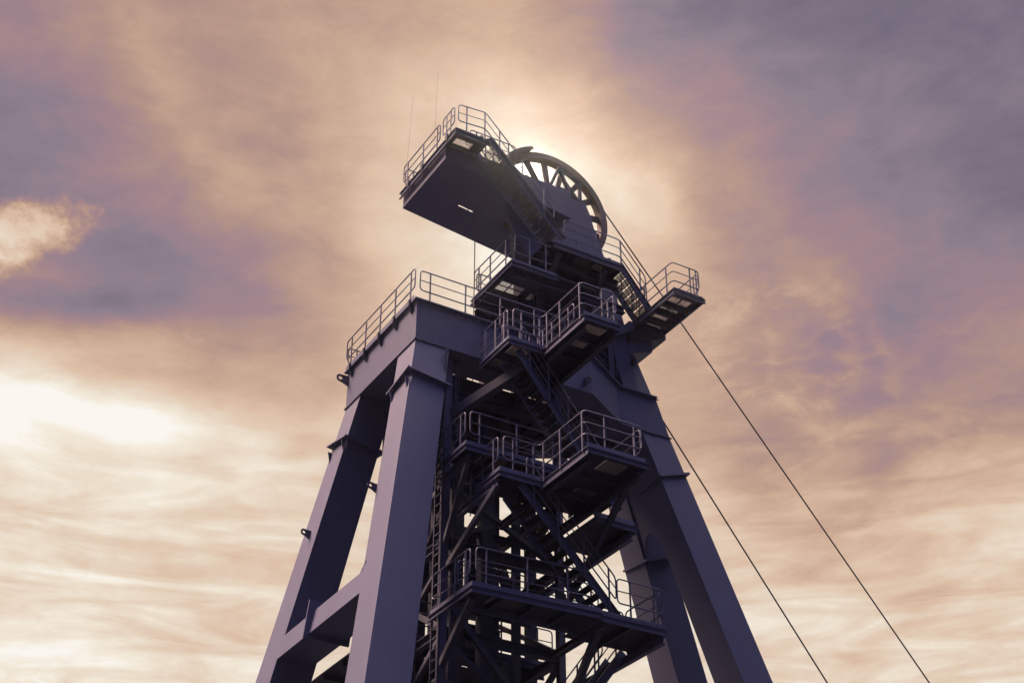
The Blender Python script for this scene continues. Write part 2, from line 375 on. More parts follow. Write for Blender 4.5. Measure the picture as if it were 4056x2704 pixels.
def collar(parent, c, ax, hx, hy, t=.06, name='flange', mat=None):
    """plate square to axis ax centred c with half sizes along X and Y"""
    ax = V3(ax).normalized(); u = V3((1, 0, 0)); u = (u-ax*u.dot(ax)).normalized(); v = ax.cross(u)
    c = V3(c); bm = new(); q = [u*hx+v*hy, -u*hx+v*hy, -u*hx-v*hy, u*hx-v*hy]
    hull8(bm, [c+p-ax*t/2 for p in q], [c+p+ax*t/2 for p in q]); return link(name, bm, mat or M_PAINT, parent)
def lug(parent, p, out, upv, s=.20, t=.04):
    """lifting lug: a rounded plate with an eye, root at p, pointing along out"""
    p, o, u = V3(p), V3(out).normalized(), V3(upv).normalized(); w = o.cross(u).normalized()
    bm = new(); outer = []; c = p+o*s*1.15; R = s*.5
    pts = [p-u*s*.95]+[c+(o*math.cos(a)+u*math.sin(a))*R for a in [math.radians(x) for x in range(-70, 111, 20)]]+[p+u*s*.55]
    inner = [c+(o*math.cos(a)+u*math.sin(a))*R*.5 for a in [math.radians(x) for x in range(0, 360, 30)]]
    # build as ring strips: plate body and eye ring
    eye = 24; ro = [c+(o*math.cos(2*math.pi*i/eye)+u*math.sin(2*math.pi*i/eye))*R for i in range(eye)]; ri = [c+(o*math.cos(2*math.pi*i/eye)+u*math.sin(2*math.pi*i/eye))*R*.48 for i in range(eye)]
    for i in range(eye):
        j = (i+1) % eye; hull8(bm, [q-w*t/2 for q in (ri[i], ro[i], ro[j], ri[j])], [q+w*t/2 for q in (ri[i], ro[i], ro[j], ri[j])])
    body = [p-u*s*.95, c-u*R*.98-o*R*.15, c-o*R*.9-u*R*.42, c-o*R*.9+u*R*.42, c+u*R*.98-o*R*.15, p+u*s*.55]
    hull8(bm, [q-w*t*.48 for q in body], [q+w*t*.48 for q in body])
    return link('lifting_lug', bm, M_DARK, parent)
# ================================================================ ground
bm = new(); g = 900
v = [bm.verts.new(p) for p in ((-g, -g, 0), (g, -g, 0), (g, g, 0), (-g, g, 0))]; bm.faces.new(v)
gr = link('ground', bm, M_GROUND); gr['kind'] = 'structure'
# ================================================================ headframe
HF = thing('headframe', 'big grey steel box-section headframe standing on four splayed legs', 'headframe', (20.5, 35.76, 0))
ZB, ZT = 25.93, 27.25
YC = 35.76
# ring of box girders
def plan(bm, poly, z0, z1): prism(bm, poly, 'z', z0, z1)
bm = new(); box(bm, 16.5, 17.6, 34.5, 37.02, ZB, ZT); link('cross_girder', bm, M_PAINT, HF)
def my(poly): return [(x, 2*YC-y) for x, y in poly][::-1]
front = [(16.5, 33.4), (22.62, 33.4), (24.40, 34.47), (25.86, 34.47), (25.86, 35.45), (24.1, 35.45), (22.3, 34.5), (16.5, 34.5)]
# front girder follows the leg rake at its right-hand end
def girder(poly):
    bm = new(); lo = [(x+(.46 if x > 25.8 else 0), y) for x, y in poly]
    hull8(bm, [(x, y, ZB) for x, y in lo], [(x, y, ZT) for x, y in poly]); link('main_girder', bm, M_PAINT, HF)
girder(front); girder(my(front))
# girder flanges: thin plates proud of the webs
def flange_plate(poly, z0, z1, name): bm = new(); plan(bm, poly, z0, z1); link(name, bm, M_PAINT, HF)
def off(poly, o):   # crude outward offset for the front side only
    return [(16.5-o, 33.4-o), (22.62+o*.3, 33.4-o), (24.40+o*.3, 34.47-o), (25.86, 34.47-o), (25.86, 35.45), (24.1, 35.45), (22.3, 34.5), (16.5-o, 34.5)]
for f in (lambda p: p, my):
    flange_plate(f(off(front, .10)), ZT+.002, ZT+.05, 'top_flange')
    flange_plate(f(off(front, .045)), ZB-.045, ZB-.002, 'bottom_flange')
flange_plate([(16.40, 34.502), (17.7, 34.502), (17.7, 37.018), (16.40, 37.018)], ZT+.002, ZT+.05, 'top_flange')
flange_plate([(16.455, 34.502), (17.65, 34.502), (17.65, 37.018), (16.455, 37.018)], ZB-.045, ZB-.002, 'bottom_flange')
bm = new(); box(bm, 18.70, 18.72, 33.385, 33.399, ZB+.01, ZT-.01); link('weld_seam', bm, M_DARK, HF)
# left legs
def leg(zt, zb, top, bot, name='leg'):
    bm = new(); hull8(bm, [(x, y, zb) for x, y in bot], [(x, y, zt) for x, y in top]); return link(name, bm, M_PAINT, HF, .012)
aL = .172
def rect(x0, x1, y0, y1): return [(x0, y0), (x1, y0), (x1, y1), (x0, y1)]
zt = ZB-.047; H = zt
Lg1 = leg(zt, 0, rect(16.5, 17.62, 33.4, 34.52), rect(16.5-aL*H, 17.84-aL*H, 33.4-.176*H, 34.72-.176*H))
Lg2 = leg(zt, 0, rect(16.5, 17.62, 37.05, 38.12), rect(16.5-aL*H, 17.84-aL*H, 37.05+.16*H, 38.12+.195*H))
def at_leg(z, sy=1):
    return 16.5-aL*(zt-z)
# collars with ribs
for (lg, cy, by) in ((Lg1, 33.96, -.176), (Lg2, 37.585, .178)):
    z = 24.42; c = (17.06-aL*(zt-z), cy+by*(zt-z), z)
    collar(lg, c, (aL, -by, 1), .70, .70, .05)
    for k in range(6):
        for sx, sy in ((-1, 0), (0, -1)):
            u = -.55+.22*k; bx = c[0]+(sx*.635 if sx else u); by_ = c[1]+(sy*.635 if sy else u)
            bz = z+.172*-(bx-c[0])*1+by*0; bz = z-(aL*(bx-c[0])-by*(by_-c[1]))
            b = new(); tube(b, [(bx, by_, bz-.07), (bx, by_, bz+.07)], .022, 6); link('bolt', b, M_DARK, lg)
    zz = 24.25; x0 = 16.5-aL*(zt-zz)
    for yy in (cy-.50+by*(zt-zz), cy+.45+by*(zt-zz)):
        bm = new(); prism(bm, [(x0+.01, zz+.12), (x0-.12, zz+.12), (x0-.04, zz-.28), (x0-.04, zz-.30)], 'y', yy-.012, yy+.012); link('rib', bm, M_PAINT, lg)
    bm = new(); yy = cy-.56+by*(zt-zz); prism(bm, [(yy+.01, zz+.10), (yy-.12, zz+.10), (yy+.03, zz-.32)], 'x', x0+.03, x0+.055); link('rib', bm, M_PAINT, lg)
def joint(lg, x0f, x1f, yf, z):
    bm = new(); hull8(bm, [(x0f(z)-.004, yf(z)-.004, z), (x1f(z), yf(z)-.004, z), (x1f(z), yf(z)+.02, z), (x0f(z)-.004, yf(z)+1.0, z)], [(x0f(z)-.004, yf(z)-.004, z+.018), (x1f(z), yf(z)-.004, z+.018), (x1f(z), yf(z)+.02, z+.018), (x0f(z)-.004, yf(z)+1.0, z+.018)]); link('weld_seam', bm, M_PAINT, lg)
for z in (12.0,):
    joint(Lg1, lambda z: 16.5-aL*(zt-z), lambda z: 17.6-aL*(zt-z), lambda z: 33.4-.176*(zt-z), z)
# tie girder between the left legs, flush with their outer faces
def xL(z): return 16.5-aL*(zt-z)
zc0, zc1 = 17.50, 18.20
bm = new()
yn = lambda z: 34.50-.174*(zt-z)+.0; yf = lambda z: 37.05+.16*(zt-z)
hull8(bm, [(xL(zc0)+.003, yn(zc0)-.3, zc0), (xL(zc0)+1.1, yn(zc0)-.3, zc0), (xL(zc0)+1.1, yf(zc0)+.3, zc0), (xL(zc0)+.003, yf(zc0)+.3, zc0)],
          [(xL(zc1)+.003, yn(zc1)-.3, zc1), (xL(zc1)+1.1, yn(zc1)-.3, zc1), (xL(zc1)+1.1, yf(zc1)+.3, zc1), (xL(zc1)+.003, yf(zc1)+.3, zc1)])
tie = link('tie_girder', bm, M_PAINT, HF, .01)
bm = new(); zc = (zc0+zc1)/2; hull8(bm, [(xL(zc0)-.17, 36.22, zc0-.14), (xL(zc0)+1.2, 36.22, zc0-.14), (xL(zc0)+1.2, 36.27, zc0-.14), (xL(zc0)-.17, 36.27, zc0-.14)],
    [(xL(zc1)-.17, 36.22, zc1+.28), (xL(zc1)+1.2, 36.22, zc1+.28), (xL(zc1)+1.2, 36.27, zc1+.28), (xL(zc1)-.17, 36.27, zc1+.28)]); link('splice_plate', bm, M_PAINT, tie)
for (pa, pb, pc) in (((yn(zc1)-.02, zc1+.25), (yn(zc1)-.02, zc1-.02), (yn(zc1)+.35, zc1-.02)),):
    bm = new(); prism(bm, [pa, pb, pc], 'x', xL(zc1)+.02, xL(zc1)+1.05); link('haunch', bm, M_PAINT, tie)
lug(Lg1, (xL(20.93)+.05, 33.70, 20.93), (-1, .12, .25), (0, 0, 1), .20)
lug(Lg2, (xL(21.5)+.02, 38.35, 21.5), (-1, .1, .2), (0, 0, 1), .20)
bm_l = lug(HF, (16.52, 38.02, 26.92), (-1, .35, .25), (0, 0, 1), .26)
# right legs (steeper rake away to the right)
aR = .345
def xR(z): return 26.33+.342*(ZB-z)
def leg_r(ytop0, ytop1, b0, b1, zt, name='leg'):
    w = 1.10; zb = 0
    return leg(zt, zb, rect(xR(zt)-w, xR(zt), ytop0-b0*(ZB-zt), ytop1-b1*(ZB-zt)), rect(xR(zb)-w-.3, xR(zb), ytop0-b0*(ZB-zb), ytop1-b1*(ZB-zb)), name)
Rg1 = leg_r(34.475, 35.45, .092, .062, 28.86)
Rg2 = leg_r(2*YC-35.45, 2*YC-34.475, -.062, -.092, 28.86)
# web plate that joins the right legs above an arch
def inner(z): return xR(z)-1.10
bm = new(); t = .06
A0 = 22.35
pts = [(34.9, A0-.2), (35.30, A0-.1), (35.38, A0+.35), (35.55, A0+.62), (35.76, A0+.70), (35.97, A0+.62), (36.14, A0+.35), (36.22, A0-.1), (36.7, A0-.2)]
up_ = [(y, 28.8) for y, z in pts]
for (a, b), (c, d) in zip(zip(pts, pts[1:]), zip(up_, up_[1:])):
    q = [a, b, d, c]
    hull8(bm, [(inner(z)+.01-.0, y, z) for y, z in q], [(inner(z)+.01+t, y, z) for y, z in q])
link('portal_web', bm, M_PAINT, HF)
for (lg, y0, y1, z) in ((Rg1, 34.30, 35.40, 24.45), (Rg2, 36.12, 37.35, 22.55)):
    collar(lg, (xR(z)-.55, (y0+y1)/2, z), (-.342, .09 if y0 < 35 else -.09, 1), .63, (y1-y0)/2+.06, .07)
# thin horizontal stiffener bands on the near right leg
for z in (ZT, ZB):
    bm = new(); hull8(bm, rect3 := [(24.40, 34.43, z-.03), (xR(z)+.06, 34.43, z-.03), (xR(z)+.06, 34.475, z-.03), (24.40, 34.475, z-.03)], [(x, y, q+.03) for x, y, q in rect3]); link('stiffener_band', bm, M_PAINT, Rg1)
# wider leg head above the girder
bm = new(); prism(bm, [(24.64, 27.31), (25.2, 27.31), (24.7, 29.95), (24.05, 29.95), (24.40, 28.05)], 'y', 34.50, 37.02); link('leg_head', bm, M_PAINT, HF)
bm = new(); prism(bm, [(24.9, 28.73), (25.26, 28.86), (25.84, 29.07), (25.86, 29.50), (25.15, 29.25), (24.9, 29.2)], 'y', 34.48, 37.04); link('bearing_block', bm, M_PAINT, HF)
bm = new(); prism(bm, [(24.9, 29.17), (25.15, 29.27), (26.38, 29.70), (26.38, 29.97), (24.9, 29.97)], 'y', 34.40, 37.12); link('bearing_block', bm, M_DARK, HF)
lug(Rg1, (xR(20.9)+.0-.02, 34.2, 20.9), (1, 0, -.25), (0, 0, 1), .12)
lug(Rg1, (24.95, 34.48, 28.35), (.1, -1, 0), (-.5, 0, 1), .14)
lug(HF, (22.35, 33.42, 26.25), (.2, -1, 0), (0, 0, 1), .20)
# brackets under the rail posts of the left girder
PY = [33.66, 34.69, 35.71, 36.74, 37.77]
for y in PY:
    bm = new(); prism(bm, [(16.40, ZT+.12), (16.34, ZT+.12), (16.34, ZT-.10), (16.497, ZT-.34), (16.497, ZT-.002), (16.40, ZT-.002)], 'y', y-.05, y+.05); link('rail_bracket', bm, M_DARK, HF)
# railings on top of the girders
railing(HF, [(16.41, 33.40, ZT+.05), (16.41, 38.12, ZT+.05)], [.27, 1.29, 2.31, 3.34, 4.37])
railing(HF, [(16.60, 33.44, ZT+.05), (22.0, 33.44, ZT+.05)], [.34, 1.55, 2.77, 3.99, 5.1])
railing(HF, [(17.75, 34.50, ZT+.05), (22.6, 34.50, ZT+.05)], [.35, 1.5, 2.7, 3.9, 4.7], h=.86)
railing(HF, [(16.45, 38.10, ZT+.05), (22.0, 38.10, ZT+.05)], [.3, 1.5, 2.7, 3.9, 5.1], h=.86)
railing(HF, [(22.75, 33.55, ZT+.05), (24.38, 34.50, ZT+.05)], [.3, 1.4])
bm = new(); box(bm, 16.40, 16.412, 33.42, 38.10, ZT+.052, ZT+.17); link('toe_board', bm, M_PAINT, HF)
# ================================================================ shaft guide tower
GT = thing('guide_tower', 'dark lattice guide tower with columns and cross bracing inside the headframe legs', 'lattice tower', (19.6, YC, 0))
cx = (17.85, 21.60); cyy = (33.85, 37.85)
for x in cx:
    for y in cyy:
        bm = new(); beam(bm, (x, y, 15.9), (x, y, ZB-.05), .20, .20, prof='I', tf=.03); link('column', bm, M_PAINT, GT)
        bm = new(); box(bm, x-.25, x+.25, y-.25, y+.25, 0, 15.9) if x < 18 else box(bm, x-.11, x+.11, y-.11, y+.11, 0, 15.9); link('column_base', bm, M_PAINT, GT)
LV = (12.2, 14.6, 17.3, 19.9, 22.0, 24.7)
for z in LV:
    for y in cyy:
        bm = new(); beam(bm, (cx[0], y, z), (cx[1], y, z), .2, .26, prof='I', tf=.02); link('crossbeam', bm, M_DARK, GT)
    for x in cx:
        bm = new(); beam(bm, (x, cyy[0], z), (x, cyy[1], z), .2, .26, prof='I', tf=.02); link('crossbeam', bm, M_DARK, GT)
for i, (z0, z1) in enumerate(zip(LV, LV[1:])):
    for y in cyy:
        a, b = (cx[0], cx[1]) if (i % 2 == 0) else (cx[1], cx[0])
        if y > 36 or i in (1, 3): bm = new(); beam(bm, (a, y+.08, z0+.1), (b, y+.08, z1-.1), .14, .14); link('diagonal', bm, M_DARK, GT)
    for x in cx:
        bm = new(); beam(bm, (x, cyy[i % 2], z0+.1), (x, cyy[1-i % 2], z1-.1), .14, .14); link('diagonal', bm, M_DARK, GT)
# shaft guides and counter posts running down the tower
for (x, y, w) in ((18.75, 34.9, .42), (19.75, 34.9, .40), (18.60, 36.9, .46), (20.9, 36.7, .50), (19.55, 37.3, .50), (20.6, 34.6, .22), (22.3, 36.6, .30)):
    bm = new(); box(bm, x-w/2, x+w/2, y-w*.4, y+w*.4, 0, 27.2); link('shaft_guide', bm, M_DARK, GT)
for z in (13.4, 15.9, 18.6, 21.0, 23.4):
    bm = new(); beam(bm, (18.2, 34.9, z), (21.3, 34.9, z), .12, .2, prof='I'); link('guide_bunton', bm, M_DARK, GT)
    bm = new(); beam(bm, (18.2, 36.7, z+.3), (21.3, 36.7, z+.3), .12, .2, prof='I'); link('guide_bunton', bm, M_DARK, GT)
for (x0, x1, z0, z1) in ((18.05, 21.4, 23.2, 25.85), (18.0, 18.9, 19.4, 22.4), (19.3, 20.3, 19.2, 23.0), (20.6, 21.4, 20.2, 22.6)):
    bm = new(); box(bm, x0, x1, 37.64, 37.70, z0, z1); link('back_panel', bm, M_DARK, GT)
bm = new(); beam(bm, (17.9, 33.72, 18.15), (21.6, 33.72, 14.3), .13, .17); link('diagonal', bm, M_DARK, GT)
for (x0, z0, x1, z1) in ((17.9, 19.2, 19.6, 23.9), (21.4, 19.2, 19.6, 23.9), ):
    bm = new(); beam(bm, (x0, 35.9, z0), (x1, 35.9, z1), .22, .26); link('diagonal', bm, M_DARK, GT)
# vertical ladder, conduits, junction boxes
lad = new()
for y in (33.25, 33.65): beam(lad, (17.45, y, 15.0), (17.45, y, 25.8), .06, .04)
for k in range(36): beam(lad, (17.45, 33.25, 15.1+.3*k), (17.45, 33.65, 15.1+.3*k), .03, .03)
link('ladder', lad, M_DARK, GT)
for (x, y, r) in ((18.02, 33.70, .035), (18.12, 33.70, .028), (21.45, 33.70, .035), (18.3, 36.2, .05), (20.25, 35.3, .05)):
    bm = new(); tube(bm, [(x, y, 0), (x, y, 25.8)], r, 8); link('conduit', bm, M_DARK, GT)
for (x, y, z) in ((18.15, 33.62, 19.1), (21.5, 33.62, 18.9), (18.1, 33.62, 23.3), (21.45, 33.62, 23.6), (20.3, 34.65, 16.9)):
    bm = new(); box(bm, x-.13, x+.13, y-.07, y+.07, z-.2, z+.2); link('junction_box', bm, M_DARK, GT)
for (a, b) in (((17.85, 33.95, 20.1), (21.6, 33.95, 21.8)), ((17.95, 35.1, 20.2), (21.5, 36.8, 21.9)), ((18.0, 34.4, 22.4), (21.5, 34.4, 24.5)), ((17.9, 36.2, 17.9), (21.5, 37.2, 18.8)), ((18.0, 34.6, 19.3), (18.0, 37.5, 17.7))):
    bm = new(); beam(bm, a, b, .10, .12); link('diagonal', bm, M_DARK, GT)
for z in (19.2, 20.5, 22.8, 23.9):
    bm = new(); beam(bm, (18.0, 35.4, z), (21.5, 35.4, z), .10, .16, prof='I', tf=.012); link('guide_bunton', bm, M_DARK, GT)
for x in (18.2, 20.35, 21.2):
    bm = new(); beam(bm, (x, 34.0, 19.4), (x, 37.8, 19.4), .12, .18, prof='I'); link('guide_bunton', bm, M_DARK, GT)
# ================================================================ platforms
# --- lower landing platform
ZL = 17.6
PL = thing('access_platform', 'lowest wide stair platform with long front railing and a stair foot at its right end', 'platform', (19.5, 32.5, ZL-.3), 'stair tower platforms')
deck(PL, [(17.38, 21.2, 31.4, 32.40), (21.2, 23.3, 31.2, 33.1)], ZL, [(18.2, 19.2, 31.6, 32.2), (22.45, 23.0, 31.45, 32.9)], 'x')
fascia(PL, [(21.2, 32.4), (17.4, 32.4)], ZL, toe=0)
fascia(PL, [(17.4, 33.7), (17.4, 31.4)], ZL); fascia(PL, [(17.4, 31.4), (21.2, 31.2)], ZL); fascia(PL, [(21.2, 31.19), (23.3, 31.19)], ZL-.06); fascia(PL, [(23.3, 31.2), (23.3, 33.1)], ZL)
railing(PL, [(17.42, 33.6, ZL), (17.42, 31.55, ZL)], [.45, 1.25, 1.8])
railing(PL, [(17.52, 31.42, ZL), (20.9, 31.24, ZL)], [.3, 1.5, 2.7], (True, False))
railing(PL, [(21.75, 31.22, ZL), (23.25, 31.22, ZL)], [.42, 1.3], (True, True))
railing(PL, [(23.25, 31.35, ZL), (23.25, 33.0, ZL)], [.3, 1.4], (True, True))
railing(PL, [(21.4, 33.05, ZL), (23.2, 33.05, ZL)], [.3, 1.5], (True, True))
railing(PL, [(17.5, 32.36, ZL), (20.9, 32.36, ZL)], [.3, 1.7, 3.1], (True, True))
for (p, q) in (((17.85, 33.8, ZL-1.25), (17.5, 31.55, ZL-.25)), ((21.60, 33.8, ZL-2.1), (21.3, 31.4, ZL-.25)), ((21.6, 33.9, ZL-2.3), (23.2, 33.9, ZL-.3))):
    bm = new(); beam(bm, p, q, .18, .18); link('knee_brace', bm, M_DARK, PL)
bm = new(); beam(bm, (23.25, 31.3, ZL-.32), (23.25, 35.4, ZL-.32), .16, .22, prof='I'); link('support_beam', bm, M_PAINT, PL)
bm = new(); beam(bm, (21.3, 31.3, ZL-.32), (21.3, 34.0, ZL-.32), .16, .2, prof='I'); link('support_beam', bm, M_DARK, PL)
# --- catwalk through the tower at the same level
PK = thing('access_platform', 'dark service deck running through the tower behind the lowest stair platform', 'platform', (19.3, 37, 17.3), 'stair tower platforms')
deck(PK, [(16.7, 22.3, 35.2, 36.36)], 17.6, [], 'y', .5)
deck(PK, [(16.7, 22.3, 36.46, 40.2)], 17.6, [(18.6, 19.3, 37.6, 37.8)], 'y', 1.0)
fascia(PK, [(16.7, 35.2), (22.3, 35.2)], 17.6, toe=.1)
railing(PK, [(17.1, 35.24, 17.6), (22.2, 35.24, 17.6)], [.3, 1.2, 2.3, 3.4, 4.6], h=1.1)
# --- middle stair platform
ZM = 21.1
PM = thing('access_platform', 'middle stair platform stepping forward at its right side beneath the headframe girder', 'platform', (20, 31, ZM-.3), 'stair tower platforms')
deck(PM, [(18.15, 19.5, 31.35, 32.7), (19.5, 21.35, 29.05, 32.6)], ZM, [(20.3, 21.0, 29.4, 30.0), (20.5, 21.1, 31.1, 31.8)], 'y', .9)
fascia(PM, [(18.17, 32.7), (18.17, 31.35)], ZM); fascia(PM, [(18.17, 31.35), (19.5, 31.35)], ZM)
fascia(PM, [(19.5, 31.5), (19.5, 29.05)], ZM, h=.27, toe=0); fascia(PM, [(19.5, 29.05), (21.35, 29.05)], ZM); fascia(PM, [(21.35, 29.05), (21.35, 32.9)], ZM)
railing(PM, [(18.2, 33.3, ZM), (18.2, 31.5, ZM)], [.3, .95, 1.55])
railing(PM, [(18.30, 31.38, ZM), (19.45, 31.38, ZM), (19.45, 29.10, ZM), (21.25, 29.08, ZM)], [.3, .95, 1.35, 2.2, 3.3, 4.05, 5.0], (True, True))
railing(PM, [(21.3, 29.2, ZM), (21.3, 32.4, ZM)], [.3, 1.5, 2.8])
railing(PM, [(19.75, 32.35, ZM), (20.9, 32.35, ZM)], [.25, .9])
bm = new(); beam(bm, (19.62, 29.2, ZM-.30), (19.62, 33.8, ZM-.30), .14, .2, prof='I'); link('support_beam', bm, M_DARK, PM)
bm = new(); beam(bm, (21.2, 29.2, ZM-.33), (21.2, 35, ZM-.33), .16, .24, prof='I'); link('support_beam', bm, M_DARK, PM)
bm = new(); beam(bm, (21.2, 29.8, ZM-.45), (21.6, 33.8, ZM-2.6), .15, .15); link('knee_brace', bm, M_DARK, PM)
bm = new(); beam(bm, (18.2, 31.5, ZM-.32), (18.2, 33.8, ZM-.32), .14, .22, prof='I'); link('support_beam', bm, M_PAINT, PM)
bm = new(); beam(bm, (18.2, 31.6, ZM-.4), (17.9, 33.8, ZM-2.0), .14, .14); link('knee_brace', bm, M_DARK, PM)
# --- tower deck just behind and above it
Z2 = 22.05
P2 = thing('access_platform', 'short tower deck with railed corner half a storey above the middle stair platform', 'platform', (19, 33, Z2-.3), 'stair tower platforms')
deck(P2, [(17.5, 21.4, 32.05, 33.2)], Z2, [(18.2, 19.0, 32.3, 32.9)], 'x')
fascia(P2, [(17.5, 34.0), (17.5, 32.05)], Z2); fascia(P2, [(17.5, 32.05), (21.4, 32.05)], Z2)
railing(P2, [(17.55, 33.9, Z2), (17.55, 32.2, Z2)], [.3, .85, 1.45])
railing(P2, [(17.65, 32.1, Z2), (21.0, 32.1, Z2)], [.3, 1.5, 2.7])
bm = new(); beam(bm, (17.7, 32.2, Z2-.32), (17.7, 33.9, Z2-.32), .14, .2, prof='I'); link('support_beam', bm, M_PAINT, P2)
bm = new(); beam(bm, (17.85, 33.8, Z2-2.2), (17.7, 32.3, Z2-.4), .14, .14); link('knee_brace', bm, M_DARK, P2)
# --- small platform by the right leg
ZS = 20.3
PS = thing('access_platform', 'small square grating platform tucked against the inside of the right legs', 'platform', (22, 32, ZS-.2), 'stair tower platforms')
deck(PS, [(21.0, 22.3, 31.0, 33.2)], ZS, [(21.3, 22.1, 31.5, 32.2)], 'x', 1.5)
fascia(PS, [(21.0, 31.0), (22.3, 31.0)], ZS); fascia(PS, [(22.3, 31.0), (22.3, 33.2)], ZS)
bm = new(); beam(bm, (22.2, 31.1, ZS-.3), (22.2, 36.4, ZS-.3), .16, .2, prof='I'); link('support_beam', bm, M_PAINT, PS)
# --- upper stair platform
ZU = 25.6
PU = thing('access_platform', 'upper stair platform in front of the main girder with chequered grating underneath', 'platform', (20, 31, ZU-.3), 'stair tower platforms')
deck(PU, [(18.6, 19.78, 31.6, 33.35), (19.78, 20.95, 29.45, 33.35)], ZU, [(18.85, 19.45, 31.8, 32.3), (18.8, 19.3, 32.7, 33.1), (20.1, 20.75, 29.8, 30.15), (20.25, 20.7, 30.6, 30.95)], 'y', .9)
fascia(PU, [(18.6, 33.35), (18.6, 31.6)], ZU); fascia(PU, [(18.6, 31.6), (19.78, 31.6)], ZU)
fascia(PU, [(19.78, 31.65), (19.78, 29.45)], ZU, h=.27, toe=0); fascia(PU, [(19.78, 29.45), (20.95, 29.45)], ZU); fascia(PU, [(20.95, 29.45), (20.95, 33.3)], ZU)
railing(PU, [(18.64, 33.3, ZU), (18.64, 31.75, ZU)], [.25, .85, 1.35])
railing(PU, [(18.75, 31.62, ZU), (19.74, 31.62, ZU), (19.74, 29.50, ZU), (20.9, 29.50, ZU)], [.28, .9, 1.25, 1.95, 3.0, 3.8, 4.2], (True, True))
railing(PU, [(20.9, 29.6, ZU), (20.9, 32.8, ZU)], [.3, 1.5, 2.8])
railing(PU, [(20.0, 32.3, ZU), (20.0, 30.3, ZU)], [.3, .8, 1.7], h=.95)
railing(PU, [(18.9, 32.5, ZU), (19.7, 32.5, ZU)], [.2, .6])
railing(PU, [(20.15, 33.2, ZU), (20.85, 33.2, ZU)], [.2, .5])
bm = new(); box(bm, 20.93, 21.05, 30.6, 30.85, ZU-.02, ZU+.33); link('junction_box', bm, M_PAINT, PU)
bm = new(); beam(bm, (19.9, 29.6, ZU-.30), (19.9, 33.38, ZU-.30), .14, .2, prof='I'); link('support_beam', bm, M_DARK, PU)
bm = new(); beam(bm, (20.85, 29.6, ZU-.30), (20.85, 33.8, ZU-.30), .14, .2, prof='I'); link('support_beam', bm, M_DARK, PU)
bm = new(); beam(bm, (19.5, 31.9, ZU-.42), (18.0, 33.8, ZU-1.6), .28, .28); link('knee_brace', bm, M_DARK, PU)
# --- floor inside the girder ring
PI_ = thing('service_floor', 'dark service floor closing the top of the lattice tower inside the girder ring', 'platform', (20.5, YC, 25.3), 'stair tower platforms')
deck(PI_, [(17.65, 23.9, 34.46, 37.05)], 25.80, [(18.3, 19.0, 36.0, 36.3)], 'x', .9)
# --- right outer platform
ZP = 30.0
PP = thing('access_platform', 'narrow cantilevered platform jutting out at the far right with a looped railing', 'platform', (25.7, 33, ZP-.3), 'upper walkway platforms')
deck(PP, [(25.1, 26.3, 32.15, 34.45)], ZP, [(25.28, 25.66, 32.5, 32.8), (25.72, 26.08, 32.5, 32.8), (25.3, 25.58, 33.0, 33.25), (25.7, 26.0, 33.0, 33.25), (25.35, 25.95, 33.5, 33.8), (25.5, 26.05, 34.2, 34.27)], 'none', pitch=.045, bar=.007)
fascia(PP, [(25.1, 34.45), (25.1, 32.15)], ZP, h=.24, toe=.05); fascia(PP, [(25.1, 32.15), (26.3, 32.15)], ZP, toe=.08); fascia(PP, [(26.3, 32.15), (26.3, 34.45)], ZP, h=.12, toe=.05)
for y in (32.95, 33.4, 33.95):
    bm = new(); beam(bm, (25.14, y, ZP-.11), (26.26, y, ZP-.11), .06, .14, prof='I', tf=.012); link('joist', bm, M_DARK, PP)
railing(PP, [(25.14, 34.1, ZP), (25.14, 32.2, ZP), (26.2, 32.2, ZP)], [.3, 1.55, 2.6, 2.85], (False, True), low=.34)
railing(PP, [(26.25, 32.3, ZP), (26.25, 34.3, ZP)], [.25, 1.0, 1.7])
railing(PP, [(25.2, 33.75, ZP), (25.2, 34.35, ZP)], [.12, .45])
bm = new(); hull8(bm, [(25.02, 34.47, 29.72), (25.02, 34.3, 29.6), (24.0, 34.3, 28.95), (24.0, 34.47, 28.95)], [(25.06, 34.47, 30.0), (25.06, 34.3, 29.98), (24.0, 34.3, 29.2), (24.0, 34.47, 29.2)]); link('bracket', bm, M_PAINT, PP)
# --- wheel-level platform
ZW = 31.5
PW = thing('access_platform', 'walkway platform along the front of the sheave wheel housing', 'platform', (23, 34.2, ZW-.3), 'upper walkway platforms')
deck(PW, [(21.3, 24.13, 33.68, 35.0)], ZW, [(22.6, 23.2, 34.0, 34.4), (23.35, 23.7, 34.0, 34.3)], 'x')
fascia(PW, [(21.5, 33.68), (24.13, 33.68)], ZW, h=.24); fascia(PW, [(24.13, 33.68), (24.13, 34.9)], ZW, toe=0)
railing(PW, [(21.95, 33.70, ZW), (24.15, 33.70, ZW), (25.10, 33.64, ZP+.28)], [.5, 1.25, 2.25, 3.4], (True, True))
bm = new(); beam(bm, (21.4, 34.3, ZW-.36), (24.4, 34.3, ZW-.36), .2, .3, prof='I'); link('support_beam', bm, M_DARK, PW)
for x in (21.8, 23.6):
    bm = new(); beam(bm, (x, 33.8, ZW-.3), (x, 35.2, ZW-1.6), .15, .15); link('knee_brace', bm, M_DARK, PW)
